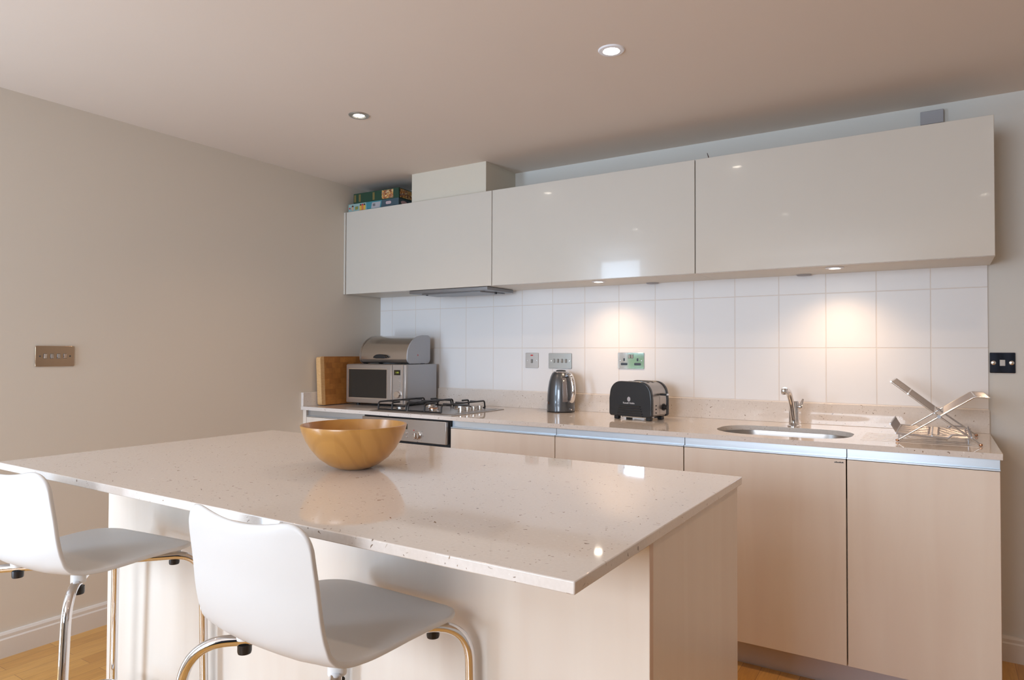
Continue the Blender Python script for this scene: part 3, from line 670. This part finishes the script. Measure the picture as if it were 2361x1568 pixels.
# ------------------------------------------------------------------ kettle, toaster
kt = thing('kettle', 'graphite electric kettle with chrome handle, left of the toaster', 'kettle', (1.4365, -.112, ZW))
prof = [(.0001, .006), (.076, .006), (.0765, .012), (.076, .05), (.0745, .09), (.071, .13), (.065, .165), (.057, .192), (.048, .210), (.042, .2155)]
MB().lathe(prof, 56).build('body', M['graphite'], kt)
MB().lathe([(.0001, .0003), (.075, .0003), (.0765, .0058), (.0001, .0058)], 48).build('base', M['black'], kt)
MB().lathe([(.0425, .214), (.043, .2175), (.039, .220), (.0001, .220)], 40).build('lid_ring', M['chrome'], kt)
MB().lathe([(.0001, .2205), (.028, .2205), (.027, .2245), (.020, .2275), (.0001, .229)], 32).build('lid', M['black'], kt)
ha = R(-24)   # handle direction on the plan
hd_ = Matrix.Rotation(ha, 4, 'Z')
def hp(r_, z): return hd_ @ Vector((r_, 0, z))
MB().tube(fillet([hp(.050, .199), hp(.082, .205), hp(.104, .165), hp(.111, .11), hp(.098, .065), hp(.0745, .060)], .03, 6), [.007, .009, .011]+[.0125]*26+[.011, .009, .007, .006] if False else .0125, 16).build('handle', M['chrome'], kt)
mb = MB()
n0 = 8; vs = []; 
for i, (r_, z) in enumerate(((.0775, .058), (.0773, .09), (.0745, .125), (.069, .158), (.062, .186))):
    for k in range(n0+1):
        a = ha + R(-20) + R(-11+22*k/n0); vs.append((r_*math.cos(a), r_*math.sin(a), z))
fs = [(i*(n0+1)+k, i*(n0+1)+k+1, (i+1)*(n0+1)+k+1, (i+1)*(n0+1)+k) for i in range(4) for k in range(n0)]
ww = mb.add(vs, fs).build('water_window', M['water_glass'], kt); ww.modifiers.new('s', 'SOLIDIFY').thickness = .003
MB().tube([hp(.076, .022), hp(.092, .018)], .004, 10).build('switch', M['chrome'], kt)
a = ha - R(92); 
text_obj('badge', 'D', .016, M['copper'], kt, Matrix.Rotation(a+R(90)+R(-6), 4, 'Z') @ Matrix.Translation((0, -.0775, .050)) @ FRONT, .0006)
text_obj('badge', 'E', .016, M['white_print'], kt, Matrix.Rotation(a+R(90)+R(-16), 4, 'Z') @ Matrix.Translation((0, -.0775, .050)) @ FRONT, .0006)

ta = math.atan2(-.0445, .239)
ts = thing('toaster', 'black toaster with steel side, between the kettle and the sink', 'toaster', (1.806, -.300, ZW), ta)
TW, TD = .240, .165
def tprof(g=0, z0=.016, z1=.186):
    return [(g, z0+g+.008), (g+.008, z0+g)] + [(TW-g-.008, z0+g), (TW-g, z0+g+.008)] + [(TW-g, .10)] + arc(TW-.066, z1-.062, .062-g, 8, 90, 9) + arc(.066, z1-.062, .062-g, 90, 172, 9) + [(g, .10)]
mb = MB(); mb.prism(tprof(), 0, .022, 'y'); fr = mb.build('front_shell', M['black_gloss'], ts, .012, seg=5)
mb = MB(); mb.prism(tprof(.004), .0225, TD-.0225, 'y'); mb.build('steel_body', M['steel'], ts, .001)
mb = MB(); mb.prism(tprof(), TD-.022, TD, 'y'); mb.build('back_shell', M['black_gloss'], ts, .006, seg=3)
mb = MB()
for y in (.055, .095): mb.box(.05, TW-.05, y, y+.018, .1825, .1832)
mb.build('bread_slot', M['black'], ts, smooth=False)
for i in range(5):
    z = .066-i*.0115; e_ = .006*i*.5
    MB().tube([(.062-e_*1.2, -.0012, z), (.178+e_*1.2, -.0012, z)], .0028, 8).build('vent_ridge', M['black_gloss'], ts)
MB().prism([(.115+.009*math.cos(k/10*math.pi), .100+.0115*math.sin(k/10*math.pi)) for k in range(20)], -.0006, .0, 'y').build('crest_logo', M['label_grey'], ts, smooth=False)
text_obj('brand_lettering', 'Russell Hobbs', .0115, M['white_print'], ts, Matrix.Translation((.115, -.0008, .081)) @ FRONT, .0003)
mb = MB(); mb.prism(rrect(.075, .098, .120, .131, .003, 3), TW-.002, TW+.034, 'x'); lv = mb.build('lever', M['black'], ts, .002)
MB().box(TW+.034, TW+.037, .077, .096, .1215, .1295).build('lever_tip', M['chrome'], lv)
MB().lathe([(.0001, 0), (.017, 0), (.017, .003), (.0115, .0035), (.011, .022), (.0001, .023)], 24, Matrix.Translation((TW-.004, .118, .062)) @ Matrix.Rotation(R(90), 4, 'Y')).build('browning_dial', M['black'], ts)
for z in (.072, .055, .038): MB().lathe([(.0001, 0), (.0035, 0), (.003, .0025), (.0001, .003)], 12, Matrix.Translation((TW-.004, .048, z)) @ Matrix.Rotation(R(90), 4, 'Y')).build('button', M['dark_print'], ts)
MB().box(TW-.0042, TW-.0036, .081, .082, .028, .118).build('lever_slot', M['dark_print'], ts, smooth=False)
for (x, y) in ((.03, .03), (TW-.03, .03), (.03, TD-.03), (TW-.03, TD-.03)): MB().box(x-.012, x+.012, y-.012, y+.012, .0005, .0155).build('foot', M['black'], ts, .002)
box('crumb_tray', M['chrome_soft'], .05, TW-.04, .04, TD-.04, .008, .0155, ts)

# ------------------------------------------------------------------ folding dish rack
rk = thing('dish_rack', 'folding steel wire dish rack on the drainer right of the sink', 'dish rack', (0, 0, 0))
YA, YB = -.505, -.15
W_ = M['chrome_soft']
def fr_(pts, y): return [Vector((x, y, z)) for x, z in pts]
legA = [(3.052, .9115), (3.182, 1.0046), (3.289, 1.080), (3.330, 1.077)]
legB = [(3.305, .9115), (3.182, 1.0046), (3.0322, 1.1263)]
for y, lab in ((YA, 1), (YB, 1)):
    MB().tube(fillet([(x, y, z) for x, z in (legA[0], legA[2], legA[3])], .01, 4), .0035, 10).build('crossing_leg', W_, rk)
    MB().tube([(x, y+.008*(1 if y == YA else -1), z) for x, z in (legB[0], legB[1], legB[2])], .0035, 10).build('crossing_leg', W_, rk)
    MB().lathe([(.0001, -.005), (.006, -.005), (.006, .009), (.0001, .009)], 12, Matrix.Translation((3.182, y, 1.0046)) @ Matrix.Rotation(R(90), 4, 'X')).build('pivot', M['steel_dark'], rk)
    for x in (3.052, 3.305): MB().lathe([(.0001, -.005), (.005, -.004), (.0062, 0), (.005, .004), (.0001, .005)], 10, Matrix.Translation((x, y+(.008*(1 if y == YA else -1) if x > 3.2 else 0), .9115))).build('rubber_tip', M['copper'], rk)
mb = MB()     # cross rods
for x, z in ((3.33, 1.077), (3.289, 1.08), (3.1965, 1.0155), (3.0322, 1.1263), (3.086, 1.0835), (3.168, 1.016)): mb.tube([(x, YA, z), (x, YB, z)], .003, 8)
mb.build('cross_rod', W_, rk)
def shelf(p0, p1, n, name, r_=.0016):
    mb = MB()
    for i in range(n):
        y = YA+.012+(YB-YA-.024)*i/(n-1); mb.tube([(p[0], y, p[1]) for p in p0] , r_, 6)
    return mb.build(name, M['wire'], rk)
shelf([(3.168, 1.016), (3.0322, 1.1263)], None, 22, 'plate_shelf', .0022)
shelf([(3.1965, 1.0155), (3.289, 1.081), (3.33, 1.078)], None, 22, 'cup_shelf', .0022)
shelf([(3.029, .970), (3.048, .9365), (3.16, .934), (3.276, .930), (3.279, .945)], None, 24, 'lower_tray', .0016)
mb = MB()
for x, z in ((3.029, .970), (3.048, .9365), (3.16, .9335), (3.278, .9365)): mb.tube([(x, YA, z), (x, YB, z)], .0028, 8)
for y in (YA, YB): mb.tube(fillet([(3.048, y, .9365), (3.206, y, .927), (3.222, y, .9425), (3.262, y, .9415)], .006, 4), .003, 8)
for x in (3.055, 3.27):
    for y in (YA+.03, YB-.03): mb.tube([(x, y, .935), (x, y, .9085)], .002, 8)
mb.build('tray_frame', M['wire'], rk)

# ------------------------------------------------------------------ island
IX0, IX1, IY0, IY1 = .862, 2.744, -2.5095, -1.5457
iw = MB().box(IX0, IX1, IY0, IY1, ZW-TH, ZW).build('island_worktop', M['quartz'], None, .002)
tag(iw, 'cream speckled quartz top of the kitchen island, overhanging towards the stools', 'worktop')
isl = thing('island_cabinet', 'pale maple island base cabinet under the overhanging quartz top', 'cabinet', (.866, -2.196, 0)); LX, LY = 1.870, .640
box('front_panel', M['maple'], 0, LX, 0, .018, .001, ZW-TH-.001, isl, .0008)
box('side_panel', M['maple'], LX-.020, LX-.002, .019, LY, .001, ZW-TH-.001, isl, .0008)
box('side_panel', M['maple'], .002, .020, .019, LY, .001, ZW-TH-.001, isl, .0008)
box('panel_edge', M['maple_edge'], LX, LX+.0008, .0, .018, .001, ZW-TH-.001, isl)
box('carcass', M['carcass'], .021, LX-.021, .019, LY-.02, .10, ZW-TH-.002, isl)
for i in range(3): box('door', M['maple'], .022+i*.609, .022+.606+i*.609, LY-.019, LY, .105, .845, isl, .001)

# bowl
bw = MB(); Rb, Hb = .146, .121
outer = []; inner = []
for i in range(15):
    a = R(90*i/14)
outer = [(.0001, 0), (.040, 0), (.046, .0015), (.070, .012), (.095, .0305), (.116, .055), (.131, .080), (.1415, .104), (.1455, .119), (.1445, .122)]
inner = [(.139, .122), (.1365, .112), (.128, .085), (.113, .058), (.092, .034), (.066, .018), (.035, .010), (.0001, .009)]
bw.lathe(outer+inner, 72)
bw = bw.build('salad_bowl', M['bowl'], None, loc=(1.8007, -2.0111, ZW+.0004)); bw.rotation_euler = (0, 0, YAW)
tag(bw, 'turned honey-coloured wooden salad bowl on the island', 'bowl')

# ------------------------------------------------------------------ bar stools
def shell_mesh(W=.356):
    # side profile (y forward, z up), from the front edge of the seat to the top of the back
    P = [(.196, .676), (.188, .690), (.165, .6985), (.12, .7025), (.06, .7035), (0, .7015), (-.05, .697), (-.095, .6915), (-.135, .690), (-.168, .699), (-.190, .720), (-.2, .75), (-.207, .79), (-.213, .84), (-.221, .89), (-.230, .955)]
    P = [Vector((0, a, b)) for a, b in P]
    L = [0]
    for i in range(1, len(P)): L.append(L[-1]+(P[i]-P[i-1]).length)
    tot = L[-1]
    def at(s):
        s = max(0, min(tot, s))
        for i in range(1, len(P)):
            if s <= L[i]+1e-9:
                t = (s-L[i-1])/(L[i]-L[i-1]); return P[i-1].lerp(P[i], t), (P[i]-P[i-1]).normalized()
    ts = []
    n = 22
    for i in range(n+1): ts.append(math.sin(math.pi/2*(-1+2*i/n)*.985)/math.sin(math.pi/2*.985))
    S = 34; vs = []; fs = []
    sb = L[8]   # bend
    for t in ts:
        at_ = abs(t)
        def corner(r_, tc): return 0 if at_ <= tc else r_*(1-math.sqrt(max(0, 1-((at_-tc)/(1-tc))**2)))
        s0 = corner(.10, .28)
        s1 = tot - .026*(1-at_**2)**1.3 - corner(.055, .66) + .008
        for k in range(S+1):
            s = s0+(s1-s0)*k/S; p, d = at(s)
            seat = max(0, min(1, (sb-s)/.08)); back = max(0, min(1, (s-sb)/.08))
            wd = W/2
            if s > sb: wd *= 1 - .055*((s-sb)/(tot-sb))
            else: wd *= 1 + .10*math.sin(math.pi/2*(1-s/sb))
            nrm = Vector((0, -d.z, d.y))  # rough normal
            z_up = -.004*(1-min(1, s/sb))*(at_**3) - .010*seat*(1-at_**2)*min(1, s/.1)
            g_ = math.exp(-((s-sb-.02)/.075)**2); z_up += .011*g_*at_**2.5
            y_f = .014*back*(at_**2.2) + .002*g_*at_**2.5
            vs.append((t*wd, p.y + y_f, p.z + z_up))
    m_ = S+1
    for i in range(n):
        for k in range(S): fs.append((i*m_+k, (i+1)*m_+k, (i+1)*m_+k+1, i*m_+k+1))
    return MB().add(vs, fs)
def make_stool(loc, rz, label):
    t = thing('bar_stool', label, 'bar stool', loc, rz, 'white bar stools at the island')
    sh = shell_mesh().build('seat_shell', M['white_plastic'], t)
    s = sh.modifiers.new('s', 'SOLIDIFY'); s.thickness = .0105; s.offset = 0
    sb = sh.modifiers.new('sub', 'SUBSURF'); sb.levels = 1; sb.render_levels = 1
    zt = .667; r_ = .011
    ft = {(1, 1): (.190, .180, .206, .188), (-1, 1): (.182, .176, .203, .186), (1, -1): (.190, .180, .240, .235), (-1, -1): (.203, .188, .280, .262)}
    for sx, sy in ((1, 1), (-1, 1), (1, -1), (-1, -1)):
        kx, ky, fx, fy = ft[sx, sy]
        pts = [(0 if (sx, sy) in ((1, 1), (-1, -1)) else 0, 0, zt + (0 if sx*sy > 0 else -.0)), (sx*(kx+.002), sy*(ky+.002), zt), (sx*fx, sy*fy, .008)]
        pts[0] = (sx*.004, sy*.004, zt)
        MB().tube(fillet(pts, .075, 12), r_, 18).build('leg', M['chrome'], t)
        lf = MB().lathe([(.0001, 0.0003), (.012, .0003), (.0135, .004), (.0135, .018), (.0115, .020)], 16, Matrix.Translation((sx*fx, sy*fy, 0))).build('foot_cap', M['black'], t)
        zz = .0195
        MB().lathe([(.0001, zt+.002), (.0165, zt+.002), (.0165, .693), (.0001, .693)], 22, Matrix.Translation((sx*.130, .140 if sy > 0 else -.120, 0))).build('spacer', M['white_cap'], t)
        MB().lathe([(.0001, zt-.026), (.0125, zt-.026), (.0135, zt-.022), (.0135, zt-.008), (.0001, zt-.008)], 20, Matrix.Translation((sx*.130, .140 if sy > 0 else -.120, 0))).build('bolt_cap', M['black'], t)
    # footrest hoop welded inside the four legs
    zf = .252; fr = zf/.62
    pts = []
    for k in range(48):
        a = 2*math.pi*k/48; x = .205*math.cos(a)*1.12; y = .195*math.sin(a)*1.06
        c = 1.0; pts.append((max(-.205, min(.205, x*1.18)), max(-.20, min(.168, y*1.18)), zf))
    loop = fillet([(0, .150, zf), (.185, .150, zf), (.208, 0, zf), (.208, -.195, zf), (0, -.205, zf), (-.208, -.195, zf), (-.208, 0, zf), (-.185, .150, zf), (0, .150, zf)], .07, 8)[:-1]
    MB().tube(loop, .008, 12, closed=True).build('footrest', M['chrome'], t)
    return t
make_stool((2.163, -2.408, 0), -.013, 'white plastic bar stool at the middle of the island, nearer the camera')
make_stool((1.272, -2.435, 0), .10, 'white plastic bar stool at the far left, cut off by the picture edge')

# ------------------------------------------------------------------ garden outside the balcony door (only seen mirrored)
hb_ = bmesh.new(); bmesh.ops.create_grid(hb_, x_segments=60, y_segments=40, size=1)
for v in hb_.verts:
    x, z = v.co.x*1.6, (v.co.y+1)*.85; v.co = Vector((x-.2, -7.0+.12*math.sin(x*9)+.10*random.random(), z+.08*math.sin(x*6)*(z > .2)))
me = bpy.data.meshes.new('garden_hedge'); hb_.to_mesh(me); hb_.free()
me.materials.append(mat('hedge_leaves', (.16, .24, .10), .7, noise=.6, nscale=14)); o = bpy.data.objects.new('garden_hedge', me); COL.objects.link(o)
o.modifiers.new('thick', 'SOLIDIFY').thickness = .4
tag(o, 'green garden hedge outside the balcony door behind the camera', 'hedge')

cu = MB(); n = 60; vs = []  # unseen cloth added so the chrome plate mirrors something dark
for i in range(n+1):
    x = 3.15+1.25*i/n; y = RY+.09+.035*math.sin(i*1.05)
    vs += [(x, y, .02), (x, y, 2.2)]
cu.add(vs, [(2*i, 2*i+2, 2*i+3, 2*i+1) for i in range(n)])
cu = cu.build('reflection_curtain', mat('navy_reflection_cloth', (.03, .05, .10), .8, noise=.1)); cu.modifiers.new('s', 'SOLIDIFY').thickness = .004
tag(cu, 'dark navy cloth added unseen behind the camera for the chrome plate to mirror', 'reflection_curtain')
